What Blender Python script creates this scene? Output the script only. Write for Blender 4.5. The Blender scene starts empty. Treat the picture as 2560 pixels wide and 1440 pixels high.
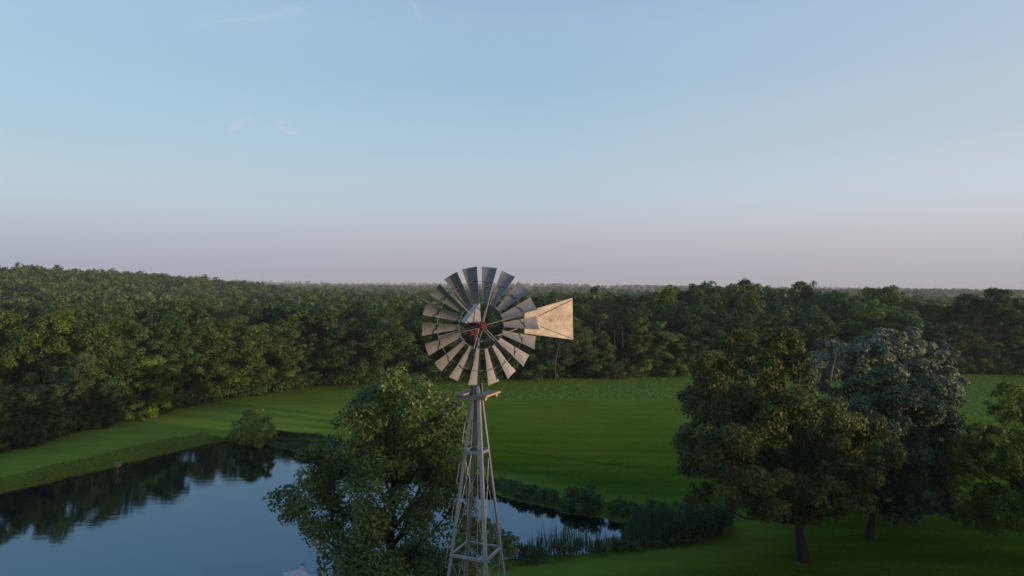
import bpy, math, random
import numpy as np
from mathutils import Vector, Matrix

C = bpy.context.scene.collection
SC = bpy.context.scene
RAD = math.radians

# ------------------------------------------------------------------ camera
CAM_H = 14.0
F = 24.0 / 36.0 * 2560.0            # focal length in photo pixels
PITCH = 0.20                        # degrees downwards
ROLL = 0.35
cam_d = bpy.data.cameras.new("camera")
cam = bpy.data.objects.new("camera", cam_d)
C.objects.link(cam)
cam_d.lens = 24.0
cam_d.sensor_width = 36.0
cam_d.clip_start = 0.1
cam_d.clip_end = 20000
Rc = Matrix.Rotation(RAD(90 - PITCH), 4, 'X') @ Matrix.Rotation(RAD(ROLL), 4, 'Z')
cam.matrix_world = Matrix.Translation((0, 0, CAM_H)) @ Rc
SC.camera = cam
R3 = np.array(Rc.to_3x3())

def ray(px, py):
    d = np.array([(px - 1280) / F, -(py - 720) / F, -1.0])
    d = R3 @ d
    return d / d[1]                  # unit depth along +Y

def G(px, py, z=0.0):
    d = ray(px, py)
    t = (z - CAM_H) / d[2]
    return np.array([d[0] * t, t, z])

def A(px, py, depth):
    d = ray(px, py)
    return np.array([d[0] * depth, depth, CAM_H + d[2] * depth])

# ------------------------------------------------------------------ colour helper
def lin(r, g, b):
    f = lambda c: (c / 255) / 12.92 if c <= 10 else (((c / 255) + 0.055) / 1.055) ** 2.4
    return (f(r), f(g), f(b), 1.0)

# ------------------------------------------------------------------ sun and sky
SUN_EL = 5.0
to_sun = Vector((0.91, -0.42, 0.0)).normalized() * math.cos(RAD(SUN_EL)) + Vector((0, 0, math.sin(RAD(SUN_EL))))
sl = bpy.data.lights.new("sun", 'SUN')
sl.energy = 4.0
sl.color = (1.0, 0.73, 0.47)
sl.angle = RAD(0.8)
sun = bpy.data.objects.new("sun", sl)
C.objects.link(sun)
sun.rotation_euler = to_sun.to_track_quat('Z', 'Y').to_euler()
sun.location = (60, -30, 40)

W = bpy.data.worlds.new("World")
SC.world = W
W.use_nodes = True
nt = W.node_tree
nt.nodes.clear()

class NB:
    """tiny node builder"""
    def __init__(s, tree): s.t = tree
    def n(s, typ, **kw):
        nd = s.t.nodes.new(typ)
        for k, v in kw.items():
            setattr(nd, k, v)
        return nd
    def put(s, sock, v):
        if isinstance(v, bpy.types.NodeSocket): s.t.links.new(v, sock)
        elif v is not None: sock.default_value = v
    def math(s, op, a, b=None, clamp=False):
        nd = s.n('ShaderNodeMath', operation=op); nd.use_clamp = clamp
        s.put(nd.inputs[0], a); s.put(nd.inputs[1], b)
        return nd.outputs[0]
    def mix(s, fac, a, b, blend='MIX'):
        nd = s.n('ShaderNodeMix', data_type='RGBA', blend_type=blend)
        s.put(nd.inputs[0], fac); s.put(nd.inputs[6], a); s.put(nd.inputs[7], b)
        return nd.outputs[2]
    def ramp(s, fac, stops, interp='LINEAR'):
        nd = s.n('ShaderNodeValToRGB')
        cr = nd.color_ramp; cr.interpolation = interp
        while len(cr.elements) < len(stops): cr.elements.new(0.5)
        for e, (p, c) in zip(cr.elements, stops):
            e.position = p; e.color = c
        s.put(nd.inputs[0], fac)
        return nd.outputs[0]
    def noise(s, vec, scale, detail=4, rough=0.55, dist=0.0):
        nd = s.n('ShaderNodeTexNoise')
        s.put(nd.inputs['Vector'], vec)
        nd.inputs['Scale'].default_value = scale; nd.inputs['Detail'].default_value = detail
        nd.inputs['Roughness'].default_value = rough; nd.inputs['Distortion'].default_value = dist
        return nd.outputs['Fac']
    def maprange(s, v, a, b, c=0.0, d=1.0, smooth=False):
        nd = s.n('ShaderNodeMapRange')
        if smooth: nd.interpolation_type = 'SMOOTHSTEP'
        s.put(nd.inputs[0], v)
        for i, q in enumerate((a, b, c, d)): nd.inputs[1 + i].default_value = q
        return nd.outputs[0]
    def mapping(s, vec, scale=(1, 1, 1), loc=(0, 0, 0), rot=(0, 0, 0)):
        nd = s.n('ShaderNodeMapping')
        s.put(nd.inputs[0], vec)
        nd.inputs['Scale'].default_value = scale; nd.inputs['Location'].default_value = loc
        nd.inputs['Rotation'].default_value = rot
        return nd.outputs[0]

b = NB(nt)
tc = b.n('ShaderNodeTexCoord').outputs['Generated']
sx = b.n('ShaderNodeSeparateXYZ'); b.put(sx.inputs[0], tc)
zz = b.math('MULTIPLY', sx.outputs[2], 1.6, True)
def sky_ramp(cols, zen):
    return b.ramp(zz, [(p * 1.6, lin(*c)) for p, c in cols] + [(1.0, lin(*zen))], 'CARDINAL')
rc = sky_ramp([(0.0, (172, 174, 188)), (.035, (182, 183, 195)), (.075, (192, 196, 207)), (.115, (193, 207, 219)), (.17, (185, 209, 226)), (.27, (168, 200, 224)), (.39, (159, 188, 222))], (92, 132, 190))
rl = sky_ramp([(0.0, (163, 174, 194)), (.035, (175, 185, 201)), (.075, (189, 202, 214)), (.115, (194, 213, 225)), (.19, (182, 212, 231)), (.27, (174, 208, 231)), (.39, (162, 198, 224))], (92, 135, 192))
rr = sky_ramp([(0.0, (180, 180, 192)), (.035, (194, 191, 200)), (.075, (206, 207, 213)), (.12, (210, 219, 229)), (.19, (200, 213, 224)), (.27, (189, 208, 225)), (.39, (168, 195, 221))], (96, 136, 192))
fr = b.maprange(sx.outputs[0], 0.05, 0.62, 0, 1)
fl = b.maprange(sx.outputs[0], -0.62, -0.05, 1, 0)
col = b.mix(fl, b.mix(fr, rc, rr), rl)
# evening glow round the low sun, behind the camera and to the right
dp = b.n('ShaderNodeVectorMath', operation='DOT_PRODUCT')
b.put(dp.inputs[0], tc); dp.inputs[1].default_value = to_sun
glow = b.math('POWER', b.maprange(dp.outputs['Value'], 0.55, 1.0, 0, 1, True), 2.0)
col = b.mix(glow, col, (1.25, 0.80, 0.48, 1))
# thin high cirrus wisps
def wisp(px, py, sxx, szz, rot, amt, seed):
    d = ray(px, py); d = d / np.linalg.norm(d)
    loc = b.n('ShaderNodeVectorMath', operation='SUBTRACT'); b.put(loc.inputs[0], tc); loc.inputs[1].default_value = d
    m = b.n('ShaderNodeMapping', vector_type='POINT'); b.put(m.inputs[0], loc.outputs[0])
    m.inputs['Rotation'].default_value = (0, rot, 0)
    m.inputs['Scale'].default_value = (1, 1, 1)
    sc_ = b.n('ShaderNodeVectorMath', operation='MULTIPLY'); b.put(sc_.inputs[0], m.outputs[0]); sc_.inputs[1].default_value = (1 / sxx, 0, 1 / szz)
    ln = b.n('ShaderNodeVectorMath', operation='LENGTH'); b.put(ln.inputs[0], sc_.outputs[0])
    fall = b.maprange(ln.outputs['Value'], 1.0, 0.0, 0, 1, True)
    sc2 = b.n('ShaderNodeVectorMath', operation='MULTIPLY'); b.put(sc2.inputs[0], m.outputs[0]); sc2.inputs[1].default_value = (.35 / sxx, 0, .9 / szz)
    nz = b.noise(b.mapping(sc2.outputs[0], loc=(seed, seed * .7, seed * 1.3)), 1.6, 5, 0.6, 0.6)
    return b.math('MULTIPLY', b.math('MULTIPLY', fall, b.maprange(nz, .42, .75, 0, 1, True)), amt)
wsum = None
for w in ((700, 318, .034, .012, -.25, 1.3, 2.3), (592, 300, .035, .016, .5, .6, 5.), (735, 25, .03, .008, -.3, .4, 9.), (620, 45, .10, .02, .25, .4, 13.), (1028, 14, .012, .03, .75, .5, 17.), (120, 368, .16, .008, .0, .4, 21.)):
    v = wisp(*w)
    wsum = v if wsum is None else b.math('ADD', wsum, v)
col = b.mix(b.math('MINIMUM', wsum, .8), col, lin(218, 222, 236))
sky = b.n('ShaderNodeTexSky', sky_type='NISHITA')
sky.sun_disc = False
sky.sun_elevation = RAD(SUN_EL)
sky.sun_rotation = math.atan2(to_sun.x, to_sun.y)
sky.air_density = 1.0; sky.dust_density = 1.5; sky.ozone_density = 1.5
bg1 = b.n('ShaderNodeBackground'); b.put(bg1.inputs[0], sky.outputs[0]); bg1.inputs[1].default_value = 0.05
bg2 = b.n('ShaderNodeBackground'); b.put(bg2.inputs[0], col); bg2.inputs[1].default_value = 1.0
mx = b.n('ShaderNodeMixShader'); mx.inputs[0].default_value = 0.90
nt.links.new(bg1.outputs[0], mx.inputs[1]); nt.links.new(bg2.outputs[0], mx.inputs[2])
wo = b.n('ShaderNodeOutputWorld'); nt.links.new(mx.outputs[0], wo.inputs['Surface'])

SC.view_settings.view_transform = 'Standard'
SC.view_settings.look = 'None'
SC.view_settings.gamma = 1
SC.view_settings.exposure = 0
SC.view_settings.use_curve_mapping = False
SC.cycles.max_bounces = 6
SC.cycles.diffuse_bounces = 3
SC.cycles.glossy_bounces = 3
SC.cycles.transmission_bounces = 2
SC.cycles.volume_bounces = 0
SC.cycles.caustics_reflective = False
SC.cycles.caustics_refractive = False

# ------------------------------------------------------------------ materials
def new_mat(name):
    m = bpy.data.materials.new(name); m.use_nodes = True
    t = m.node_tree; t.nodes.clear()
    return m, NB(t)

def finish(b, shader):
    o = b.n('ShaderNodeOutputMaterial'); b.t.links.new(shader, o.inputs['Surface'])

def pbr(b, col, rough=0.6, metal=0.0, spec=0.3, normal=None):
    p = b.n('ShaderNodeBsdfPrincipled')
    b.put(p.inputs['Base Color'], col); b.put(p.inputs['Roughness'], rough); b.put(p.inputs['Metallic'], metal)
    b.put(p.inputs['Specular IOR Level'], spec)
    if normal is not None: b.put(p.inputs['Normal'], normal)
    return p.outputs[0]

def bump(b, h, strength=0.3, dist=0.02):
    n = b.n('ShaderNodeBump'); b.put(n.inputs['Height'], h)
    n.inputs['Strength'].default_value = strength; n.inputs['Distance'].default_value = dist
    return n.outputs[0]

def leaf_mat(name, dark, light, trans=0.25, spec=0.25, rough=0.55, back=None):
    m, b = new_mat(name)
    at = b.n('ShaderNodeAttribute', attribute_name='tint').outputs['Fac']
    c = b.mix(at, (*dark, 1), (*light, 1))
    oi = b.n('ShaderNodeObjectInfo')
    c = b.mix(1.0, c, oi.outputs['Color'], 'MULTIPLY')
    if back is not None:
        ge = b.n('ShaderNodeNewGeometry')
        c = b.mix(ge.outputs['Backfacing'], c, (*back, 1))
    d = pbr(b, c, rough, 0, spec)
    tr = b.n('ShaderNodeBsdfTranslucent'); b.put(tr.inputs[0], c)
    mxs = b.n('ShaderNodeMixShader'); mxs.inputs[0].default_value = trans
    b.t.links.new(d, mxs.inputs[1]); b.t.links.new(tr.outputs[0], mxs.inputs[2])
    finish(b, mxs.outputs[0])
    return m

M_LEAF = leaf_mat("leaf_wood", (.022, .052, .014), (.128, .198, .050))
M_NEAR = leaf_mat("leaf_broad", (.028, .060, .014), (.190, .275, .060), spec=.28, rough=.45)
M_OAK = leaf_mat("leaf_oak", (.018, .036, .010), (.165, .190, .042))
M_SILVER = leaf_mat("leaf_silver", (.035, .050, .026), (.305, .352, .225), trans=.15)
M_BUSH = leaf_mat("leaf_willow", (.11, .17, .025), (.34, .46, .085))
M_GRASS = leaf_mat("blade_grass", (.115, .160, .025), (.270, .310, .065), trans=.3)
M_REED = leaf_mat("blade_reed", (.030, .060, .026), (.095, .130, .062), trans=.25)
M_CROP = leaf_mat("leaf_crop", (.170, .275, .030), (.240, .360, .050), trans=.3)

def bark_mat(name, c1, c2):
    m, b = new_mat(name)
    tco = b.n('ShaderNodeTexCoord').outputs['Object']
    n1 = b.noise(b.mapping(tco, (6, 6, 1.2)), 3, 5, .65)
    c = b.mix(b.maprange(n1, .35, .7), (*c1, 1), (*c2, 1))
    finish(b, pbr(b, c, .9, 0, .1, bump(b, n1, .8, .03)))
    return m
M_BARK = bark_mat("bark_brown", (.015, .014, .012), (.046, .042, .035))
M_PALE = bark_mat("bark_grey", (.07, .064, .054), (.17, .155, .135))
M_DEAD = bark_mat("dead_wood", (.13, .09, .07), (.28, .20, .155))

def metal_mat(name, base, dark, metal=.85, rough=.45, scale=5.0, rust=False):
    m, b = new_mat(name)
    tco = b.n('ShaderNodeTexCoord').outputs['Object']
    n1 = b.noise(tco, scale, 5, .6)
    n2 = b.noise(tco, scale * 7, 3, .6)
    f = b.math('ADD', b.math('MULTIPLY', n1, .7), b.math('MULTIPLY', n2, .3))
    c = b.mix(b.maprange(f, .36, .64), (*dark, 1), (*base, 1))
    oi = b.n('ShaderNodeObjectInfo').outputs['Random']
    c = b.mix(b.maprange(oi, 0, 1, 0, .3), c, (*[q * .7 for q in dark], 1))
    if rust:
        n3 = b.noise(b.mapping(tco, (1, 1, .45)), scale * 1.7, 6, .68, .8)
        c = b.mix(b.maprange(n3, .58, .74, 0, .55), c, (.21, .13, .085, 1))
    r = b.maprange(n2, .3, .7, rough - .08, rough + .12)
    finish(b, pbr(b, c, r, metal, .5, bump(b, n1, .12, .02)))
    return m
M_GALV = metal_mat("galvanized_steel", (.31, .31, .315), (.20, .20, .21), .35, .60, rust=True)
M_FRAME = metal_mat("tower_steel", (.40, .41, .44), (.27, .28, .31), .45, .5, rust=True)
M_DARKMETAL = metal_mat("dark_steel", (.10, .095, .09), (.05, .05, .05), .5, .55)
M_RED = metal_mat("red_paint", (.125, .011, .015), (.075, .007, .010), 0.0, .5, 9)
M_HOOD = metal_mat("hood_steel", (.44, .43, .43), (.34, .33, .34), .2, .55)
def vane_mat():
    m, b = new_mat("weathered_vane_steel")
    tco = b.n('ShaderNodeTexCoord').outputs['Object']
    n1 = b.noise(b.mapping(tco, (1, 1, 2.2)), 2.6, 6, .62, .6)
    n2 = b.noise(b.mapping(tco, (1, 1, .6)), 9, 4, .6)
    c = b.mix(b.maprange(n1, .35, .68), (.39, .325, .27, 1), (.55, .485, .42, 1))
    c = b.mix(b.maprange(n2, .5, .78, 0, .35), c, (.33, .25, .19, 1))
    finish(b, pbr(b, c, .62, .15, .3, bump(b, n1, .9, .08)))
    return m
M_VANE = vane_mat()
def plain(name, c, rough=.6, var=.25, scale=8, metal=0):
    m, b = new_mat(name)
    tco = b.n('ShaderNodeTexCoord').outputs['Object']
    n1 = b.noise(tco, scale, 4, .6)
    d = tuple(x * (1 - var) for x in c); l = tuple(min(1, x * (1 + var)) for x in c)
    finish(b, pbr(b, b.mix(b.maprange(n1, .3, .7), (*d, 1), (*l, 1)), rough, metal, .3))
    return m
M_LETTER = plain("faded_lettering", (.41, .315, .245), .7, .35, 14)
M_PLANK = plain("weathered_plank", (.23, .21, .195), .8, .35, 10)
M_PLANKEND_SUN = plain("sun_toned_plank_end", (.42, .27, .17), .8, .3, 10)  # warm low-sun tone painted on joist ends and right plank edges
M_DOCK = plain("pale_dock_board", (.58, .55, .49), .75, .12, 4)
M_CAP = plain("dark_cap", (.03, .03, .03), .5, .2)
M_NEST = plain("nest_box_wood", (.33, .20, .165), .8, .25, 6)
M_WHITE = plain("white_siding", (.78, .77, .75), .7, .05, 1)
M_ROOF = plain("grey_shingle", (.16, .15, .15), .8, .2, 1)

# ------------------------------------------------------------------ mesh helpers
def obj(name, me, parent=None):
    o = bpy.data.objects.new(name, me)
    C.objects.link(o)
    if parent is not None: o.parent = parent
    return o

def tag(o, label=None, cat=None, group=None, kind=None):
    if label: o['label'] = label
    if cat: o['category'] = cat
    if group: o['group'] = group
    if kind: o['kind'] = kind
    return o

def empty(name, loc):
    o = bpy.data.objects.new(name, None); C.objects.link(o); o.location = loc
    o.empty_display_size = .3
    return o

class MB:
    """collects polygons into one mesh"""
    def __init__(s): s.v = []; s.f = []; s.m = []; s.n = 0
    def add(s, verts, faces, mi=0):
        s.v.append(np.asarray(verts, float)); s.f += [tuple(i + s.n for i in f) for f in faces]
        s.m += [mi] * len(faces); s.n += len(verts)
    def box(s, c, ex, ey, ez, mi=0):
        """c centre, ex/ey/ez half-extent vectors"""
        c, ex, ey, ez = (np.asarray(q, float) for q in (c, ex, ey, ez))
        vs = [c + a * ex + b_ * ey + d * ez for a in (-1, 1) for b_ in (-1, 1) for d in (-1, 1)]
        s.add(vs, [(0, 1, 3, 2), (4, 6, 7, 5), (0, 4, 5, 1), (2, 3, 7, 6), (0, 2, 6, 4), (1, 5, 7, 3)], mi)
    def beam(s, p, q, w, h, up=(0, 0, 1), mi=0):
        p, q = np.asarray(p, float), np.asarray(q, float)
        d = q - p; L = np.linalg.norm(d); d /= L
        x = np.cross(d, up); x /= np.linalg.norm(x); y = np.cross(x, d)
        s.box((p + q) / 2, d * L / 2, x * w / 2, y * h / 2, mi)
    def tube(s, pts, rad, n=6, mi=0, cap=True):
        pts = [np.asarray(p, float) for p in pts]
        if not hasattr(rad, '__len__'): rad = [rad] * len(pts)
        rings = []
        for i, p in enumerate(pts):
            d = pts[min(i + 1, len(pts) - 1)] - pts[max(i - 1, 0)]
            d = d / (np.linalg.norm(d) + 1e-9)
            u = np.array([0, 0, 1.]) if abs(d[2]) < .9 else np.array([1., 0, 0])
            x = np.cross(d, u); x /= np.linalg.norm(x); y = np.cross(d, x)
            rings.append([p + rad[i] * (math.cos(a) * x + math.sin(a) * y) for a in np.linspace(0, 2 * math.pi, n, endpoint=False)])
        vs = [v for r in rings for v in r]
        fs = []
        for i in range(len(pts) - 1):
            for k in range(n):
                k2 = (k + 1) % n
                fs.append((i * n + k, i * n + k2, (i + 1) * n + k2, (i + 1) * n + k))
        if cap:
            fs.append(tuple(range(n - 1, -1, -1))); fs.append(tuple((len(pts) - 1) * n + k for k in range(n)))
        s.add(vs, fs, mi)
    def ring(s, c, ax, r, sec, n=64, mi=0, m=6):
        c, ax = np.asarray(c, float), np.asarray(ax, float)
        u = np.array([0, 0, 1.]); x = np.cross(ax, u); x /= np.linalg.norm(x); y = np.cross(x, ax)
        vs, fs = [], []
        for i in range(n):
            a = 2 * math.pi * i / n
            e = math.cos(a) * x + math.sin(a) * y
            for k in range(m):
                t = 2 * math.pi * k / m
                vs.append(c + e * (r + sec[0] * math.cos(t)) + ax * sec[1] * math.sin(t))
        for i in range(n):
            for k in range(m):
                fs.append((i * m + k, ((i + 1) % n) * m + k, ((i + 1) % n) * m + (k + 1) % m, i * m + (k + 1) % m))
        s.add(vs, fs, mi)
    def sheet(s, grid, th, normals, mi=0):
        """grid (a,b,3) surface turned into a thin solid"""
        g = np.asarray(grid, float); nn = np.asarray(normals, float)
        a, bq = g.shape[:2]
        top = (g + nn * th / 2).reshape(-1, 3); bot = (g - nn * th / 2).reshape(-1, 3)
        N = a * bq
        fs = []
        for i in range(a - 1):
            for j in range(bq - 1):
                q = (i * bq + j, (i + 1) * bq + j, (i + 1) * bq + j + 1, i * bq + j + 1)
                fs.append(q); fs.append(tuple(N + k for k in reversed(q)))
        edge = [i * bq for i in range(a)] + [(a - 1) * bq + j for j in range(1, bq)] + [i * bq + bq - 1 for i in range(a - 2, -1, -1)] + [j for j in range(bq - 2, 0, -1)]
        for k in range(len(edge)):
            p, q = edge[k], edge[(k + 1) % len(edge)]
            fs.append((p, q, N + q, N + p))
        s.add(np.vstack([top, bot]), fs, mi)
    def mesh(s, name, mats, smooth=False, origin=None):
        me = bpy.data.meshes.new(name)
        v = np.vstack(s.v)
        if origin is not None: v = v - np.asarray(origin, float)
        me.from_pydata(v.tolist(), [], s.f)
        for m in mats: me.materials.append(m)
        me.polygons.foreach_set('material_index', s.m)
        if smooth: me.polygons.foreach_set('use_smooth', [True] * len(s.f))
        me.update()
        return me
    def build(s, name, mats, parent=None, smooth=False):
        if not isinstance(mats, (list, tuple)): mats = [mats]
        org = np.array(parent.location) if parent is not None and parent.parent is None else np.zeros(3)
        return obj(name, s.mesh(name, mats, smooth, org), parent)

def quad_mesh(name, verts, tint, mats, mat_idx=None, extra=None):
    """verts (N*4,3) as separate quads; tint (N,) leaf shade 0..1; extra = MB joined in"""
    me = bpy.data.meshes.new(name)
    nq = len(verts) // 4
    ev, ef = [], []
    if extra is not None and extra.n:
        ev = np.vstack(extra.v); ef = extra.f
    nv = nq * 4 + len(ev)
    lt = [len(f) for f in ef]
    nl = nq * 4 + sum(lt)
    npoly = nq + len(ef)
    me.vertices.add(nv); me.loops.add(nl); me.polygons.add(npoly)
    co = np.empty((nv, 3), np.float32); co[:nq * 4] = verts
    if len(ev): co[nq * 4:] = ev
    me.vertices.foreach_set('co', co.ravel())
    li = np.empty(nl, np.int32); li[:nq * 4] = np.arange(nq * 4)
    ls = np.empty(npoly, np.int32); ls[:nq] = np.arange(nq) * 4
    k = nq * 4
    for i, f in enumerate(ef):
        ls[nq + i] = k
        li[k:k + len(f)] = np.asarray(f) + nq * 4
        k += len(f)
    me.loops.foreach_set('vertex_index', li)
    me.polygons.foreach_set('loop_start', ls)
    for m in mats: me.materials.append(m)
    mi = np.zeros(npoly, np.int32); mi[nq:] = len(mats) - 1 if len(ef) else 0
    me.polygons.foreach_set('material_index', mi)
    at = me.attributes.new('tint', 'FLOAT', 'FACE')
    tt = np.zeros(npoly, np.float32); tt[:nq] = tint
    at.data.foreach_set('value', tt)
    me.update(calc_edges=True)
    me.validate()
    return me

def nrm(a):
    return a / (np.linalg.norm(a, axis=-1, keepdims=True) + 1e-9)

def rhombs(c, n, size, rng, aspect=.55, axis=None):
    """leaf quads: centres c, normals n, length size"""
    N = len(c)
    if axis is None:
        axis = rng.normal(size=(N, 3))
    t = nrm(axis - (axis * n).sum(1, keepdims=True) * n)
    bt = np.cross(n, t)
    s = size[:, None]
    v = np.empty((N, 4, 3))
    v[:, 0] = c - t * s * .5
    v[:, 1] = c + bt * s * aspect * .5 + t * s * .05
    v[:, 2] = c + t * s * .5
    v[:, 3] = c - bt * s * aspect * .5 + t * s * .05
    return v.reshape(-1, 3)

def subpuffs(puffs, rng, k=12, f=.42, jit=.12, low=-.55):
    """cover every puff with smaller leaf clumps"""
    out = []
    for p in puffs:
        c = np.array(p[:3]); r = np.array(p[3:6]) if len(p) > 4 else np.array([p[3]] * 3)
        n = 0
        while n < k:
            d = rng.normal(size=3); d /= np.linalg.norm(d)
            if d[2] < low and rng.random() < .75: continue
            rr = r.mean() * f * rng.uniform(.7, 1.3)
            q = c + d * (r - rr * .55) * (1 + rng.normal() * jit)
            out.append((*q, rr, rng.uniform(0, 1)))
            n += 1
    return np.array(out)

def clump_leaves(cl, n, size, rng, fuzz=.22, up=.25, rnd=.75, flat=.8, tmix=.55, aspect=.55, droop=0.0):
    """n leaves spread on the shells of clumps cl (x,y,z,r,tint)"""
    w = cl[:, 3] ** 2; w = w / w.sum()
    idx = rng.choice(len(cl), n, p=w)
    d = nrm(rng.normal(size=(n, 3)))
    flip = (d[:, 2] < -.35) & (rng.random(n) < .6)
    d[flip, 2] *= -1
    rad = 1 - np.abs(rng.normal(size=n)) * fuzz
    rad = np.where(rng.random(n) < .12, rad + rng.random(n) * .35, rad)
    c = cl[idx, :3] + d * (cl[idx, 3] * rad)[:, None] * np.array([1, 1, flat])
    nn = nrm(d * .8 + np.array([0, 0, up]) + rng.normal(size=(n, 3)) * rnd)
    ax = None
    if droop:
        ax = rng.normal(size=(n, 3)) * .5 + np.array([0, 0, -droop])
    sz = size * rng.uniform(.6, 1.35, n)
    tint = np.clip(cl[idx, 4] * tmix + rng.random(n) * (1 - tmix), 0, 1)
    return rhombs(c, nn, sz, rng, aspect, ax), tint

def limbs(mb, base, top, puffs, r0, rng, n=7, mi=0, frac=.45):
    """tapered trunk with limbs reaching the puffs"""
    base, top = np.asarray(base, float), np.asarray(top, float)
    k = 7
    path = []
    for i in range(k):
        t = i / (k - 1)
        p = base * (1 - t) + top * t + np.array([rng.normal() * .1, rng.normal() * .1, 0]) * r0 * 4 * math.sin(t * math.pi)
        path.append(p)
    rad = [r0 * (1.45 if i == 0 else 1.0) * (1 - .8 * (i / (k - 1))) for i in range(k)]
    mb.tube([path[0] + (path[0] - path[1]) * .1] + path, [rad[0] * 1.25] + rad, n, mi)
    H = np.linalg.norm(top - base)
    for p in puffs:
        c = np.array(p[:3])
        t = np.clip(((c[2] - base[2]) / H) * .62 - .08 * rng.random(), .22, .9)
        s = base * (1 - t) + top * t
        mid = s * .45 + c * .55 + np.array([0, 0, -.08 * np.linalg.norm(c - s)])
        rr = r0 * (1 - .8 * t) * .42
        mb.tube([s, s * .6 + mid * .4 + rng.normal(size=3) * .05, mid, c], [rr, rr * .75, rr * .5, rr * .12], max(4, n - 2), mi)
        for _ in range(3):
            e = c + nrm(rng.normal(size=3) + np.array([0, 0, .4])) * np.mean(p[3:6]) * .8
            mb.tube([mid * .4 + c * .6, (mid + c + e) / 3 + rng.normal(size=3) * .1, e], [rr * .3, rr * .2, rr * .06], 4, mi)

# ------------------------------------------------------------------ terrain
POND_PX = [(-420, 1560), (-300, 1318), (0, 1234), (150, 1202), (290, 1167), (440, 1129), (560, 1103), (630, 1106), (690, 1119), (760, 1138), (850, 1166), (950, 1190), (1080, 1213), (1230, 1237), (1300, 1257), (1400, 1282), (1500, 1301), (1560, 1309), (1650, 1316), (1730, 1322), (1745, 1332), (1690, 1346), (1560, 1366), (1450, 1380), (1310, 1392), (1200, 1412), (1050, 1450), (900, 1505), (780, 1590), (500, 1800), (-400, 1900)]
WATER_Z = -0.25
POND = np.array([G(x, y, WATER_Z)[:2] for x, y in POND_PX])

def poly_sdf(P, poly):
    """signed distance, negative inside"""
    x, y = P[:, 0], P[:, 1]
    d2 = np.full(len(P), 1e18); ins = np.zeros(len(P), bool)
    n = len(poly)
    for i in range(n):
        a, b_ = poly[i], poly[(i + 1) % n]
        e = b_ - a
        t = np.clip(((x - a[0]) * e[0] + (y - a[1]) * e[1]) / (e @ e), 0, 1)
        d2 = np.minimum(d2, (x - a[0] - t * e[0]) ** 2 + (y - a[1] - t * e[1]) ** 2)
        c = (a[1] > y) != (b_[1] > y)
        xi = a[0] + (y - a[1]) / (b_[1] - a[1] + 1e-12) * e[0]
        ins ^= c & (x < xi)
    d = np.sqrt(d2)
    return np.where(ins, -d, d)

EDGE_PX = [(-500, 1330), (-200, 1200), (0, 1132), (100, 1105), (200, 1080), (300, 1052), (420, 1030), (520, 1006), (640, 990), (780, 967), (900, 960), (1050, 953), (1250, 950), (1500, 946), (1700, 942), (2000, 941), (2400, 942), (2700, 943), (3000, 944)]
EDGE = np.array([G(x, y, 0)[:2] for x, y in EDGE_PX])
EDGE_AZ = EDGE[:, 0] / EDGE[:, 1]
def edge_depth(X, Y):
    return np.interp(X / np.maximum(Y, 1), EDGE_AZ, EDGE[:, 1])

def sstep(a, b_, x):
    t = np.clip((x - a) / (b_ - a), 0, 1)
    return t * t * (3 - 2 * t)

def ground_base(X, Y):
    X = np.asarray(X, float); Y = np.asarray(Y, float)
    h = 9.0 * np.exp(-((X + 258) / 95) ** 2 - ((Y - 380) / 170) ** 2)
    h = h - 3.6 * sstep(105, 190, Y) * (1 - sstep(480, 640, Y)) * sstep(-190, -100, X)
    h = h + 3.2 * np.exp(-((X - 58) / 36) ** 2 - ((Y - 168) / 42) ** 2)
    h = h + 28 * np.exp(-((X - 190) / 60) ** 2 - ((Y + 75) / 60) ** 2)  # added hill out of view, shaped to block the low sun
    far = sstep(1100, 2500, Y)
    h = h - far * .0050 * X
    h = h + far * (5.6 + 4.6 * np.sin(X / 420 + 1.0 + Y / 900) * np.sin(Y / 520 + .6) + 2.6 * np.sin(X / 150 + Y / 330) + 1.2 * np.sin(X / 61 + Y / 200))
    h = h - 4.5 * np.exp(-((Y - 620) / 170) ** 2) * sstep(-500, 0, X)
    h = h + sstep(2600, 3600, Y) * 7.0
    h = h + .10 * np.sin(X / 9 + .7) * np.sin(Y / 13) * sstep(30, 60, Y)
    return h

def hgt(X, Y):
    X = np.atleast_1d(np.asarray(X, float)); Y = np.atleast_1d(np.asarray(Y, float))
    h = ground_base(X, Y)
    near = (Y < 140) & (Y > -40) & (np.abs(X) < 120)
    if near.any():
        P = np.stack([X[near], Y[near]], 1)
        s = poly_sdf(P, POND)
        s = s + .28 * np.sin(P[:, 0] * 1.1 + 1.3 * np.sin(P[:, 1] * .7)) * np.sin(P[:, 1] * 1.4)
        bank = np.where(s < 0, WATER_Z + np.maximum(s * .5, -1.3), WATER_Z + (0 - WATER_Z) * sstep(-.25, 2.4, s))
        hn = h[near]
        h[near] = np.where(s < 2.2, bank + hn * sstep(1.2, 2.2, s), hn)
    return h

def H1(x, y): return float(hgt([x], [y])[0])

def axis_coords(lo, hi, dlo, dhi, step, grow):
    mid = list(np.arange(dlo, dhi + 1e-6, step))
    a = [dlo]; s = step
    while a[-1] > lo: s *= grow; a.append(a[-1] - s)
    c = [mid[-1]]; s = step
    while c[-1] < hi: s *= grow; c.append(c[-1] + s)
    return np.array(a[:0:-1] + mid + c[1:])

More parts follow.
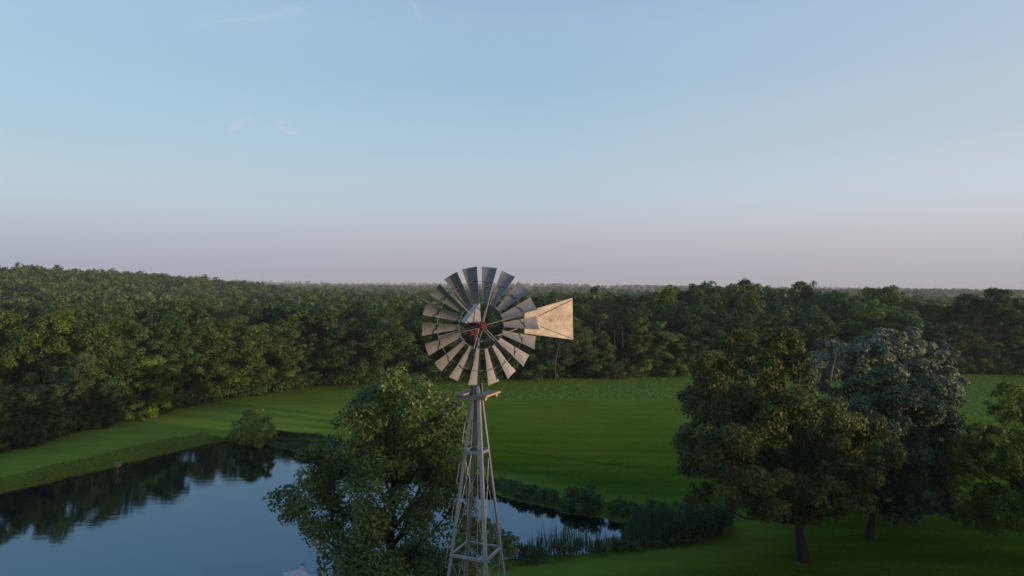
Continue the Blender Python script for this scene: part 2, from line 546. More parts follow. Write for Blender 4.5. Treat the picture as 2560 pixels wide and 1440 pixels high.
xs = axis_coords(-4200, 4200, -78, 45, .5, 1.07)
ys = axis_coords(-400, 5000, 22, 112, .5, 1.055)
XX, YY = np.meshgrid(xs, ys)
HH = hgt(XX.ravel(), YY.ravel())
gv = np.stack([XX.ravel(), YY.ravel(), HH], 1)
nx, ny = len(xs), len(ys)
ii, jj = np.meshgrid(np.arange(nx - 1), np.arange(ny - 1))
i0 = (jj * nx + ii).ravel()
gq = np.stack([i0, i0 + 1, i0 + nx + 1, i0 + nx], 1)
me = bpy.data.meshes.new("ground")
me.vertices.add(len(gv)); me.loops.add(gq.size); me.polygons.add(len(gq))
me.vertices.foreach_set('co', gv.astype(np.float32).ravel())
me.loops.foreach_set('vertex_index', gq.astype(np.int32).ravel())
me.polygons.foreach_set('loop_start', np.arange(len(gq), dtype=np.int32) * 4)
me.polygons.foreach_set('use_smooth', np.ones(len(gq), bool))
edge_d = edge_depth(gv[:, 0], gv[:, 1])
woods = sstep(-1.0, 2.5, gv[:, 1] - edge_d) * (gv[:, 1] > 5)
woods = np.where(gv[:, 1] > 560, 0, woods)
near = (gv[:, 1] < 140) & (gv[:, 1] > -40) & (np.abs(gv[:, 0]) < 120)
CROP_PX = [(845, 998), (1000, 1000), (1250, 1002), (1500, 1003), (1690, 1005), (2000, 1012), (2440, 1045), (2700, 1060), (2700, 946), (2400, 945), (2000, 943), (1700, 945), (1500, 951), (1250, 956), (1050, 962), (900, 972), (800, 985)]
crop_sd = np.full(len(gv), 99.)
cm = (gv[:, 1] > 55) & (gv[:, 1] < 130) & (np.abs(gv[:, 0]) < 110)
crop_sd[cm] = poly_sdf(gv[cm, :2], np.array([G(x, y, 0)[:2] for x, y in CROP_PX]))
sd = np.full(len(gv), 99.)
sd[near] = poly_sdf(gv[near, :2], POND)
bank = 1 - sstep(-.1, .32, sd)
for nm, val in (('woods', woods), ('bank', bank), ('farm', sstep(540, 620, gv[:, 1])), ('rough', np.maximum((1 - sstep(1.0, 6.5, sd)) * .85, np.maximum((1 - sstep(10, 28, sd)) * 1.0 * sstep(-5, -22, gv[:, 0]), .42 * sstep(50, 80, gv[:, 1])))), ('crop', 1 - sstep(-2.5, 1.6, crop_sd + .8 * np.sin(gv[:, 0] * .35)))):  # rough also brightens the far lawn: grazing-light lift put into the colour
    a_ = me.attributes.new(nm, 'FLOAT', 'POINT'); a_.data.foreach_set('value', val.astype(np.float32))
me.update(calc_edges=True)

def ground_mat():
    m, b = new_mat("lawn")
    geo = b.n('ShaderNodeNewGeometry').outputs['Position']
    n1 = b.noise(geo, .045, 5, .6)
    n2 = b.noise(b.mapping(geo, (.35, 1.6, 1)), .55, 5, .62)
    n3 = b.noise(geo, 3.0, 4, .7)
    n4 = b.noise(geo, 14.0, 3, .7)
    c = b.mix(b.maprange(n1, .35, .65), (.062, .126, .006, 1), (.094, .178, .012, 1))
    c = b.mix(b.maprange(n2, .36, .62, 0, .85), c, (.112, .188, .016, 1))
    c = b.mix(b.maprange(n3, .38, .68, 0, .75), c, (.036, .074, .003, 1))
    c = b.mix(b.maprange(n4, .5, .8, 0, .35), c, (.11, .20, .018, 1))
    # mower passes
    wv = b.n('ShaderNodeTexWave', wave_type='BANDS', bands_direction='Y'); b.put(wv.inputs[0], b.mapping(geo, (.010, .12, .1), rot=(0, 0, .06)))
    wv.inputs['Scale'].default_value = 1.0; wv.inputs['Distortion'].default_value = 2.2; wv.inputs['Detail'].default_value = 2
    c = b.mix(b.math('MULTIPLY', wv.outputs['Fac'], .48), c, (.042, .090, .004, 1))
    # dry patches
    n5 = b.noise(geo, .11, 4, .65, .4)
    c = b.mix(b.maprange(n5, .56, .76, 0, .6), c, (.125, .140, .030, 1))
    n6 = b.noise(b.mapping(geo, (.25, .9, 1)), .22, 5, .7, .3)
    c = b.mix(b.maprange(n6, .34, .66, 0, .75), c, b.mix(1.0, c, (.55, .62, .55, 1), 'MULTIPLY'))
    at = lambda q: b.n('ShaderNodeAttribute', attribute_name=q).outputs['Fac']
    c = b.mix(b.math('MULTIPLY', at('rough'), b.maprange(n2, .2, .6, .5, 1)), c, b.mix(n3, (.165, .255, .026, 1), (.240, .325, .050, 1)))  # rough grass colour, also the painted lightening of the far lawn
    c = b.mix(at('crop'), c, b.mix(n3, (.100, .190, .014, 1), (.180, .300, .030, 1)))
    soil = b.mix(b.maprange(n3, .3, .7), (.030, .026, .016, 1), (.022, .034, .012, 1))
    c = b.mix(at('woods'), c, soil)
    mud = b.mix(b.maprange(n3, .35, .7), (.050, .034, .020, 1), (.105, .070, .040, 1))
    c = b.mix(at('bank'), c, mud)
    vor = b.n('ShaderNodeTexVoronoi'); b.put(vor.inputs['Vector'], b.mapping(geo, (.0022, .0016, 1))); vor.inputs['Scale'].default_value = 1
    sv = b.n('ShaderNodeSeparateXYZ'); b.put(sv.inputs[0], vor.outputs['Color'])
    farm = b.ramp(sv.outputs[0], [(0, (.06, .09, .03, 1)), (.4, (.10, .13, .05, 1)), (.7, (.17, .16, .08, 1)), (1, (.08, .12, .04, 1))])
    c = b.mix(at('farm'), c, farm)
    hgtm = b.math('ADD', n3, b.math('MULTIPLY', n4, .6))
    finish(b, pbr(b, c, .95, 0, 0.0, bump(b, hgtm, .7, .14)))
    return m
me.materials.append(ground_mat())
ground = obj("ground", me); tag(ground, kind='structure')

# water
def outward(poly, d):
    n = len(poly); out = []
    area = sum(poly[i][0] * poly[(i + 1) % n][1] - poly[(i + 1) % n][0] * poly[i][1] for i in range(n))
    sg = 1 if area > 0 else -1
    for i in range(n):
        e = poly[(i + 1) % n] - poly[i - 1]; e = e / np.linalg.norm(e)
        out.append(poly[i] + sg * d * np.array([e[1], -e[0]]))
    return np.array(out)
wp = outward(POND, 1.3)
me = bpy.data.meshes.new("pond_water")
me.from_pydata([(p[0], p[1], WATER_Z) for p in wp], [], [tuple(range(len(wp)))])
def water_mat():
    m, b = new_mat("pond_surface")
    geo = b.n('ShaderNodeNewGeometry').outputs['Position']
    n1 = b.noise(b.mapping(geo, (.5, 2.2, 1)), .9, 3, .5)
    n2 = b.noise(b.mapping(geo, (.9, 3.5, 1)), 2.4, 2, .5)
    patch = b.maprange(b.noise(geo, .06, 2, .5), .35, .65, .25, 1)
    h = b.math('MULTIPLY', b.math('ADD', n1, b.math('MULTIPLY', n2, .35)), patch)
    p = b.n('ShaderNodeBsdfPrincipled')
    p.inputs['Base Color'].default_value = (.002, .006, .006, 1)
    p.inputs['Specular Tint'].default_value = (.26, .64, 1.0, 1)
    p.inputs['Roughness'].default_value = .035
    p.inputs['IOR'].default_value = 2.5
    b.put(p.inputs['Normal'], bump(b, h, .10, .05))
    finish(b, p.outputs[0])
    return m
me.materials.append(water_mat())
me.update()
if me.polygons[0].normal.z < 0: me.flip_normals()
water = obj("pond_water", me); tag(water, kind='structure')

# ------------------------------------------------------------------ windmill
WX, WY = A(1193, 980, 14.0)[:2]
mill = empty("windmill", (WX, WY, 0))
tag(mill, "grey steel farm windmill with red hub and tan tail vane on a lattice tower", "windmill")
O = np.array([WX, WY, 0.0])
TH = RAD(23)
def corner(k, z):
    hd = .28 + .14 * (10.61 - z)
    a = TH + k * math.pi / 2
    return O + np.array([math.cos(a) * hd, math.sin(a) * hd, z])
TOPZ = 11.95
def towards(k):
    a = TH + k * math.pi / 2
    return np.array([math.cos(a), math.sin(a), 0])
for k in range(4):                                   # angle-iron legs
    mb = MB()
    p, q = corner(k, -.15), corner(k, TOPZ)
    d1 = -nrm(towards(k) + towards(k + 1)); d2 = -nrm(towards(k) + towards(k - 1))
    w = .062; t = .007
    dv = nrm(q - p)
    for da, db in ((d1, d2), (d2, d1)):
        dn = nrm(np.cross(dv, da))
        off = 0 if da is d1 else t
        cen = (p + q) / 2 + da * (w / 2 + off)
        mb.box(cen, (q - p) / 2, da * (w / 2 - off / 2), dn * t / 2)
    mb.build('leg', M_FRAME, mill)
RINGS = [10.61, 8.54, 6.45, 4.35, 2.2]
for z in RINGS:
    for k in range(4):
        mb = MB()
        p, q = corner(k, z), corner(k + 1, z)
        n_ = nrm(towards(k) + towards(k + 1))
        p = p + n_ * .004; q = q + n_ * .004
        mb.beam(p, q, .006, .045)
        mb.box((p + q) / 2 + np.array([0, 0, .024]) - n_ * .02, (q - p) / 2 * .97, n_ * .02, (0, 0, .003))
        mb.build('girt', M_FRAME, mill)
lv = [TOPZ - .1] + RINGS + [.0]
for i in range(1, len(lv) - 1):                      # diagonal wire braces
    for k in range(4):
        mb = MB()
        n_ = nrm(towards(k) + towards(k + 1)) * .012
        z0, z1 = lv[i] - .03, lv[i + 1] + .06
        mb.tube([corner(k, z0) - n_, corner(k + 1, z1) - n_], .0055, 5)
        mb.tube([corner(k + 1, z0) - n_ * 2, corner(k, z1) - n_ * 2], .0055, 5)
        mb.build('brace', M_FRAME, mill)
# step loops up the left leg
Lk = 2
z = 11.22
while z > .6:
    mb = MB()
    o_ = towards(Lk)
    tang = np.array([-o_[1], o_[0], 0])
    a0, a1 = corner(Lk, z), corner(Lk, z - .42)
    ou = nrm(o_ * .9 - tang * .3) * .062
    mb.tube([a0, a0 + ou * .9, a0 + ou - (0, 0, .02), a1 + ou + (0, 0, .02), a1 + ou * .9, a1], .008, 6)
    mb.build('step_loop', M_GALV, mill)
    z -= .83
# plank platform
PZ = 11.80
u68 = np.array([math.cos(RAD(68)), math.sin(RAD(68)), 0]); um22 = np.array([math.cos(RAD(-22)), math.sin(RAD(-22)), 0])
for s_ in (-1, 1):
    mb = MB(); mb.box(O + u68 * (.27 * s_) + (0, 0, PZ - .065), um22 * .315, u68 * .05, (0, 0, .033))
    for e in (-1, 1):
        mb.box(O + u68 * (.27 * s_) + um22 * (.318 * e) + (0, 0, PZ - .065), um22 * .003, u68 * .049, (0, 0, .032), 1)
    mb.build('platform_joist', [M_PLANK, M_PLANKEND_SUN], mill)
for s_, wd in ((-1, .105), (1, .122)):
    mb = MB(); c = O + um22 * (.238 * s_) + (0, 0, PZ - .01)
    mb.box(c, u68 * .365, um22 * wd, (0, 0, .020))
    mb.box(c + um22 * (wd + .003), u68 * .363, um22 * .003, (0, 0, .019), 1)
    for q_ in (-.03, .045):
        mb.box(c + um22 * q_ * .8 + (0, 0, .0205), u68 * .36, um22 * .003, (0, 0, .001), 2)
    mb.build('plank', [M_PLANK, M_PLANKEND_SUN, M_CAP], mill)
# mast, stub and furl lever
mb = MB(); mb.tube([O + (0, 0, 11.2), O + (0, 0, 12.92)], [.034, .030], 10)
mb.tube([O + (0, 0, 11.75), O + (0, 0, 11.98)], .055, 10)
mb.build('mast', M_GALV, mill, True)
mb = MB()
mb.box(O + (-.115, -.03, 11.87), (.022, 0, 0), (0, .03, 0), (0, 0, .075))
mb.box(O + (-.035, -.06, 11.88), (.03, 0, 0), (0, .012, 0), (0, 0, .09))
mb.box(O + (.075, -.04, 11.89), (.03, 0, 0), (0, .02, 0), (0, 0, .10))
mb.box(O + (0, -.03, 11.985), (.15, 0, 0), (0, .035, 0), (0, 0, .012))
mb.build('mast_bracket', M_DARKMETAL, mill)
mb = MB(); mb.tube([O + (.115, -.05, 11.75), O + (.075, -.13, 12.3), O + (.035, -.18, 12.85)], .011, 6)
mb.build('furl_rod', M_GALV, mill)
mb = MB(); mb.tube([O + (.02, .02, 1.0), O + (.02, .02, 11.7)], .010, 6)
mb.build('pump_rod', M_GALV, mill)

# wheel
WC = A(1204, 815, 13.62)
ax = np.array([math.sin(RAD(15.7)), -math.cos(RAD(15.7)), 0])
ex = np.array([math.cos(RAD(15.7)), math.sin(RAD(15.7)), 0]); ez = np.array([0, 0, 1.])
RO, RI, RM = 1.185, .463, .893
def er(a): return math.cos(a) * ex + math.sin(a) * ez
def et(a): return -math.sin(a) * ex + math.cos(a) * ez
mb = MB()
mb.ring(WC, ax, RI, (.006, .012), 72)
mb.ring(WC, ax, RM, (.006, .013), 96)
wheel = mb.build('wheel', M_GALV, mill, True)
wheel_org = np.array(mill.location)
def wbuild(mb, name, mats, smooth=False):
    if not isinstance(mats, (list, tuple)): mats = [mats]
    return obj(name, mb.mesh(name, mats, smooth, wheel_org), wheel)
rng = np.random.default_rng(4)
for i in range(18):
    a = RAD(2.5 + 20 * i)
    e, t_ = er(a), et(a)
    mb = MB()
    grid = np.zeros((7, 7, 3)); nn = np.zeros((7, 7, 3))
    jit = RAD(rng.normal() * 1.2)
    for ri in range(7):
        s_ = ri / 6
        r = RI - .01 + (RO - RI + .01) * s_
        wdt = .126 + (.325 - .126) * s_
        p_ = RAD(43 - 9 * s_) + jit
        n_ = math.cos(p_) * ax + math.sin(p_) * t_
        d_ = math.cos(p_) * t_ - math.sin(p_) * ax
        for ui in range(7):
            u = ui / 6 - .5
            grid[ri, ui] = WC + e * (r - .012 * (1 - 4 * u * u) * 0) + d_ * (u * wdt) - n_ * (.012 + .02 * s_) * (1 - 4 * u * u)
            nn[ri, ui] = nrm(n_ + d_ * (-u * .5))
    mb.sheet(grid, .003, nn)
    o_ = wbuild(mb, 'blade', M_GALV, False)
    # clip strap across the blade where it meets the rim
    mb = MB()
    s_ = (RM - RI) / (RO - RI); p_ = RAD(43 - 9 * s_)
    n_ = math.cos(p_) * ax + math.sin(p_) * t_; d_ = math.cos(p_) * t_ - math.sin(p_) * ax
    pts = [WC + e * RM + d_ * (u * .235) - n_ * (.025 * (1 - 4 * u * u)) + n_ * .010 for u in (-.42, -.25, -.05, .2)]
    mb.tube(pts, [.004, .007, .008, .006], 5)
    wbuild(mb, 'blade_clip', M_DARKMETAL)
for i in range(6):
    a = RAD(14 + 60 * i)
    for f_, da in ((.10, .10), (-.14, -.10)):
        mb = MB()
        mb.tube([WC + ax * (f_ + .02) + er(a + da * 2) * .05, WC + er(a + da * .18) * (RM - .0)], .0085, 6)
        wbuild(mb, 'spoke', M_GALV)
mb = MB()
mb.tube([WC - ax * .30, WC + ax * .16], .036, 14)
for f_ in (.115, -.15):
    mb.tube([WC + ax * (f_ - .02), WC + ax * (f_ + .02)], .085, 18)
mb.tube([WC + ax * .13, WC + ax * .165], .055, 12)
for i in range(6):
    a = RAD(14 + 60 * i)
    mb.tube([WC + ax * .13 + er(a) * .068, WC + ax * .155 + er(a) * .068], .013, 8)
wbuild(mb, 'hub', M_RED)

# gearbox behind the wheel, hood over it
HB = A(1200.5, 807, 13.86)                      # front right foot of the hood
def hp(u, v, w): return HB + ex * u - ax * v + ez * w     # right, back, up
mb = MB()
gx0, gx1 = -.30, -.005
prof = [(-.295, -.008), (-.005, -.008), (-.01, -.19), (-.075, -.21), (-.09, -.26), (-.18, -.25), (-.20, -.17), (-.285, -.09)]
n = len(prof)
vs = [hp(u, .02, w) for u, w in prof] + [hp(u, .36, w) for u, w in prof]
mb.add(vs, [tuple(range(n - 1, -1, -1)), tuple(range(n, 2 * n))] + [(k, (k + 1) % n, n + (k + 1) % n, n + k) for k in range(n)])
mb.tube([hp(-.075, .16, -.20), hp(-.078, .16, -.60)], [.062, .026], 10)
mb.build('gearbox', M_RED, mill)
mb = MB()
tri = [(-.315, 0.0), (.012, 0.0), (-.004, .405)]
vs = [hp(u, 0, w) for u, w in tri] + [hp(u * 1.0, .44, w * .98) for u, w in tri]
mb.add(vs, [(2, 1, 0), (3, 4, 5), (0, 1, 4, 3), (1, 2, 5, 4), (2, 0, 3, 5)])
mb.box(hp(.014, .22, .05), ax * .2, ex * .004, ez * .05)
mb.build('hood', M_HOOD, mill)

# tail
tl_top, tl_bot = A(1311, 781, 14.32), A(1312, 833, 14.32)
tr_top, tr_bot = A(1430.5, 745.5, 15.28), A(1432.5, 848.5, 15.28)
vd = nrm((tr_top + tr_bot) / 2 - (tl_top + tl_bot) / 2)
vn = nrm(np.cross(vd, ez)); vn = vn if vn[1] < 0 else -vn
g = np.zeros((9, 13, 3))
for i in range(9):
    for j in range(13):
        s_, t_ = j / 12, i / 8
        p = (tl_top * (1 - t_) + tl_bot * t_) * (1 - s_) + (tr_top * (1 - t_) + tr_bot * t_) * s_
        g[i, j] = p + vn * (.006 * math.sin(s_ * 9 + t_ * 4) * math.sin(t_ * 7 + s_ * 3))
mb = MB(); mb.sheet(g, .004, np.broadcast_to(vn, g.shape))
ed = [(tl_top, tr_top), (tr_top, tr_bot), (tr_bot, tl_bot)]
for p, q in ed: mb.tube([p, q], .008, 6)
vane = mb.build('tail_vane', M_VANE, mill)
def vbuild(mb, name, m): return obj(name, mb.mesh(name, [m], False, wheel_org), vane)
def on_vane(px, py, off=.014):
    d = ray(px, py); cpos = np.array([0, 0, CAM_H])
    t = ((tl_top - cpos) @ vn) / (d @ vn)
    return cpos + d * t + vn * off
for p, q in (((1427, 751), (1346, 790)), ((1428, 846), (1350, 816))):
    mb = MB(); mb.tube([on_vane(*p), on_vane(*q)], .0085, 5); vbuild(mb, 'stiffener', M_DARKMETAL)
mb = MB()
bend = O + (0.03, .02, 12.83)
tip = on_vane(1350, 802, -.02)
mb.tube([bend, tip], [.022, .016], 8)
mb.tube([O + (.02, 0, 13.1), on_vane(1348, 791, -.02)], .010, 6)
mb.build('tail_boom', M_GALV, mill)
def lettering(txt, px0, px1, size, nm):
    cu = bpy.data.curves.new(nm, 'FONT'); cu.body = txt; cu.size = size; cu.extrude = .0006; cu.offset = .003
    tmp = bpy.data.objects.new(nm, cu); C.objects.link(tmp)
    dg = bpy.context.evaluated_depsgraph_get()
    me = bpy.data.meshes.new_from_object(tmp.evaluated_get(dg))
    bpy.data.objects.remove(tmp); bpy.data.curves.remove(cu)
    p0, p1 = on_vane(*px0, .0075), on_vane(*px1, .0075)
    x = nrm(p1 - p0); y = nrm(np.cross(vn, x)) ; y = y if y[2] > 0 else -y
    L = np.linalg.norm(p1 - p0)
    co = np.array([v.co[:] for v in me.vertices]); wdt = co[:, 0].max()
    k = L / wdt
    co2 = p0 + np.outer(co[:, 0] * k, x) + np.outer(co[:, 1], y) + np.outer(co[:, 2], vn) - wheel_org
    me.vertices.foreach_set('co', co2.astype(np.float32).ravel()); me.update()
    me.materials.clear(); me.materials.append(M_LETTER)
    return obj(nm, me, vane)
lettering("AERMOTOR", (1340, 809), (1429, 803), .21, 'lettering')
lettering("CHICAGO", (1317, 830), (1388, 839.5), .115, 'lettering')

# ------------------------------------------------------------------ small built things
# nest box on a pole in the pond
nb = G(294, 1181, WATER_Z)
t = empty("nest_box", (nb[0], nb[1], WATER_Z)); tag(t, "small pinkish wooden nest box on a thin pole at the pond's far left bank", "nest box")
nO = nb
mb = MB(); mb.tube([nO + (0, 0, -1), nO + (0, 0, .42)], .035, 8); mb.build('pole', M_GALV, t)
mb = MB(); mb.box(nO + (.04, 0, .58), (.14, 0, 0), (0, .12, 0), (0, 0, .16)); bx_ = mb.build('box', M_NEST, t)
mb = MB(); mb.tube([nO + (.05, -.120, .61), nO + (.05, -.126, .61)], .042, 12); mb.build('entrance_hole', M_CAP, t)
mb = MB(); mb.box(nO + (.04, -.02, .76), (.18, 0, .02), (0, .16, 0), (0, 0, .014)); mb.build('roof', M_PLANK, t)
# pale pier end at the bottom edge
c0 = G(757, 1421, -.05); c1 = G(708, 1433, -.05)
dl = nrm(c1 - c0); dd = nrm(np.array([dl[1], -dl[0], 0])); dd = dd if dd[1] < 0 else -dd
dk = empty("pier", (c0[0], c0[1], 0)); tag(dk, "end of a pale painted wooden pier with cream corner post, cut by the bottom edge", "pier")
wid = np.linalg.norm(c1 - c0); LEN = 9.0
mb = MB()
nb_ = 46
for i in range(nb_):
    s_ = (i + .5) / nb_
    mb.box((c0 + c1) / 2 + dd * LEN * s_ + (0, 0, -.02), dl * wid / 2, dd * (LEN / nb_ / 2 - .006), (0, 0, .02))
mb.build('deck', M_DOCK, dk)
mb = MB()
for p in (c0, c1):
    q = p + dl * (.03 if p is c0 else -.03)
    mb.box(q + dd * LEN / 2 + (0, 0, -.12), dd * LEN / 2, dl * .025, (0, 0, .08))
mb.box((c0 + c1) / 2 - dd * .02 + (0, 0, -.1), dl * wid / 2, dd * .018, (0, 0, .10))
mb.build('rim_joist', M_DOCK, dk)
for p, hh in ((c0 + dd * .06 + dl * .03, .20), (c0 + dd * 2.6 - dl * .05, .85), (c1 + dd * 2.6 + dl * .05, .35)):
    mb = MB(); mb.box(p + (0, 0, (hh - 1.6) / 2), (.075, 0, 0), (0, .075, 0), (0, 0, (hh + 1.6) / 2)); po = mb.build('post', M_DOCK, dk)
    mb = MB(); mb.box(p + (0, 0, hh + .012), (.08, 0, 0), (0, .08, 0), (0, 0, .012)); mb.build('post_cap', M_CAP, dk)

# ------------------------------------------------------------------ individual trees
def px_puffs(lst, depth, rng, spread, squash=.95):
    """(px, py, radius px[, depth offset]) -> world ellipsoids"""
    out = []
    for q in lst:
        off = q[3] if len(q) > 3 else rng.uniform(-spread, spread)
        d = depth + off
        c = A(q[0], q[1], d); r = q[2] / F * d
        out.append((c[0], c[1], c[2], r, r * 1.1, r * squash))
    return out

def make_tree(name, label, cat, base, puffs, top, r0, nleaf, lsize, mleaf, mbark, seed, k=12, f=.42, color=(1, 1, 1, 1), group=None, fuzz=.22, aspect=.55, droop=0., up=.25, rnd=.75, tmix=.55, extra=None, inner=0.0, jit=.12):
    rng = np.random.default_rng(seed)
    root = empty(name, tuple(base)); tag(root, label, cat, group)
    mb = MB(); limbs(mb, base, top, puffs, r0, rng, 10)
    mb.build('trunk', mbark, root, True)
    cl = subpuffs(puffs, rng, k, f, jit)
    v, ti = clump_leaves(cl, nleaf, lsize, rng, fuzz=fuzz, aspect=aspect, droop=droop, up=up, rnd=rnd, tmix=tmix)
    me = quad_mesh('crown', v - np.array(base), ti, [mleaf])
    cr = obj('crown', me, root); cr.color = color
    return root

rg = np.random.default_rng(11)
# near broad-leaved tree behind the tower
D1 = 27.0
near_p = [(985, 968, 50), (1025, 985, 50), (955, 985, 48), (1040, 1015, 55), (925, 1025, 60), (1000, 1040, 70), (885, 1065, 55), (1055, 1075, 45), (960, 1085, 95), (1010, 1120, 90), (890, 1120, 65), (1115, 1030, 46), (1128, 1075, 48), (1120, 1120, 50), (1095, 1060, 30), (1075, 1150, 60), (825, 1140, 50), (760, 1180, 55), (715, 1262, 48), (780, 1255, 62), (860, 1215, 65), (950, 1190, 80), (1055, 1195, 55), (1120, 1180, 40), (805, 1335, 55), (890, 1335, 80), (985, 1310, 90), (1085, 1290, 75), (1195, 1310, 45), (1180, 1380, 75), (1262, 1375, 40), (845, 1405, 55), (940, 1425, 90), (1070, 1420, 95), (1150, 1250, 45), (990, 1520, 110), (880, 1500, 80), (1120, 1500, 90)]
pf = px_puffs(near_p, D1, rg, 2.2)
b1 = G(975, 1600, 0); b1 = np.array([A(975, 1440, D1)[0], D1, H1(A(975, 1440, D1)[0], D1) - .1])
t1 = make_tree("broadleaf_tree", "large leafy green tree right behind the windmill tower, overlapping the pond", "tree", b1, pf, A(990, 1010, D1), .24, 72000, .152, M_NEAR, M_BARK, 21, k=13, f=.44, fuzz=.28, rnd=.52, up=.4, tmix=.5)

# big dark oak, right
D2 = G(2010, 1400)[1]
oak_p = [(1845, 880, 58), (1885, 925, 62), (1785, 935, 55), (1950, 850, 48), (1985, 905, 42), (1960, 975, 70), (1745, 1010, 45), (1800, 1030, 78), (1885, 1050, 85), (1990, 1040, 72), (2075, 1050, 55), (2150, 1030, 60), (1735, 1110, 48), (1760, 1175, 58), (1752, 1240, 38), (1850, 1150, 95), (1950, 1150, 95), (2050, 1130, 88), (2140, 1110, 72), (2190, 1080, 45), (2130, 1195, 62), (2040, 1225, 62), (1930, 1235, 70), (1840, 1230, 50), (1985, 1270, 45), (1885, 1265, 38), (1935, 1285, 36), (2080, 1262, 40), (2145, 1250, 40), (2030, 1290, 32), (1760, 1105, 60), (2210, 1140, 45)]
pf = px_puffs(oak_p, D2, rg, 3.4)
b2 = G(2010, 1402); b2[2] = H1(b2[0], b2[1]) - .1
t2 = make_tree("oak_tree", "big dark olive oak with thick trunk on the lawn, warm light on its top", "tree", b2, pf, A(1960, 960, D2), .235, 130000, .165, M_OAK, M_BARK, 22, k=14, f=.40, droop=.5, fuzz=.22, tmix=.65, rnd=.5, up=.35)

# silver-leaved pair behind the oak
D3 = 46.0
sil_p = [(2085, 900, 52), (2055, 945, 40), (2150, 875, 50), (2215, 868, 48), (2285, 872, 50), (2340, 905, 52), (2370, 960, 42), (2270, 930, 70), (2180, 940, 68), (2110, 965, 55), (2330, 1000, 62), (2240, 1000, 75)]
pf = px_puffs(sil_p, D3, rg, 3.5)
b3 = np.array([A(2230, 1000, D3)[0], D3, -.1]); b3[2] = H1(b3[0], b3[1]) - .1
t3 = make_tree("silver_leaf_tree", "tall rounded tree with silvery grey foliage rising behind the oak", "tree", b3, pf, A(2215, 920, D3), .36, 48000, .23, M_SILVER, M_BARK, 23, k=16, f=.34, fuzz=.26, tmix=.45, up=.6, rnd=.5, color=(1.0, 1.0, 1.0, 1))
D4 = G(2172, 1345)[1]
sil2_p = [(2160, 985, 50), (2225, 970, 55), (2300, 985, 50), (2350, 1025, 50), (2385, 1075, 36), (2270, 1040, 75), (2190, 1050, 65), (2330, 1100, 65), (2250, 1120, 75), (2180, 1130, 60), (2350, 1165, 52), (2280, 1190, 65), (2200, 1200, 62), (2130, 1190, 45), (2340, 1225, 48), (2260, 1245, 50), (2310, 1265, 35), (2225, 1285, 34), (2290, 1290, 30), (2360, 1275, 34), (2395, 1130, 34), (2385, 1190, 34), (2165, 1255, 40)]
pf = px_puffs(sil2_p, D4, rg, 3.2)
b4 = G(2172, 1347); b4[2] = H1(b4[0], b4[1]) - .1
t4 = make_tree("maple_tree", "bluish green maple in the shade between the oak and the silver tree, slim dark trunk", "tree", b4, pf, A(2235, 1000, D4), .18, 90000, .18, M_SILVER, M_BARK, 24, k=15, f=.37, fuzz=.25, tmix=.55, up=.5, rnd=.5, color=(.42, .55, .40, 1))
# dead limbs standing out of the crowns
def dead_limb(root, pts, depth, r, twigs):
    mb = MB(); P = [A(x, y, depth) for x, y in pts]
    mb.tube(P, list(np.linspace(r, r * .35, len(P))), 7)
    for tw in twigs: mb.tube([A(x, y, depth) for x, y in tw], [r * .45] + [r * .2] * (len(tw) - 1), 5)
    mb.build('dead_limb', M_DEAD, root, True)
dead_limb(t3, [(2070, 985), (2078, 940), (2085, 905), (2102, 880)], D3 - 5.6, .065, [[(2084, 912), (2090, 890), (2083, 862)]])
dead_limb(t2, [(1998, 1010), (1999, 960), (2002, 915)], D2 - 2.5, .020, [[(1999, 960), (2008, 930), (2014, 900)]])
dead_limb(t2, [(2030, 1010), (2038, 975), (2041, 935)], D2 - 1.5, .020, [])

# light tree at the right margin
D5 = 35.0
loc_p = [(2520, 985, 30), (2555, 1000, 32), (2500, 1030, 34), (2548, 1060, 42), (2470, 1085, 40), (2425, 1120, 34), (2495, 1125, 60), (2560, 1130, 60), (2450, 1180, 50), (2520, 1200, 70), (2420, 1225, 36), (2480, 1260, 55), (2560, 1270, 60), (2620, 1060, 60), (2640, 1160, 80), (2630, 1250, 70), (2530, 1320, 45), (2405, 1175, 34), (2440, 1290, 40), (2490, 1310, 45), (2400, 1120, 28)]
pf = px_puffs(loc_p, D5, rg, 2.4)
b5 = np.array([A(2590, 1200, D5)[0], D5, 0]); b5[2] = H1(b5[0], b5[1]) - .1
t5 = make_tree("locust_tree", "airy yellow-green tree at the right margin, its lower branches in deep shade", "tree", b5, pf, A(2560, 1020, D5), .20, 60000, .14, M_BUSH, M_BARK, 25, k=12, f=.40, fuzz=.4, tmix=.4, color=(.52, .56, .42, 1))

# willow shrub on the pond bank
D6 = G(632, 1112, -.2)[1]
wil_p = [(630, 1052, 26), (655, 1062, 26), (604, 1068, 25), (670, 1080, 20), (595, 1090, 20), (630, 1085, 34), (655, 1096, 20), (615, 1100, 18), (640, 1036, 18), (600, 1104, 14), (625, 1108, 14), (650, 1108, 14), (672, 1104, 12), (588, 1098, 10)]
pf = px_puffs(wil_p, D6, rg, 1.0)
b6 = G(632, 1112, -.2); b6[2] = H1(b6[0], b6[1]) - .05
t6 = make_tree("willow_shrub", "round feathery yellow-green willow shrub on the far bank of the pond", "shrub", b6, pf, A(632, 1055, D6), .05, 11000, .28, M_BUSH, M_BARK, 26, k=9, f=.45, fuzz=.5, aspect=.22, droop=-1.2, rnd=.9, color=(.95, .95, .95, 1))

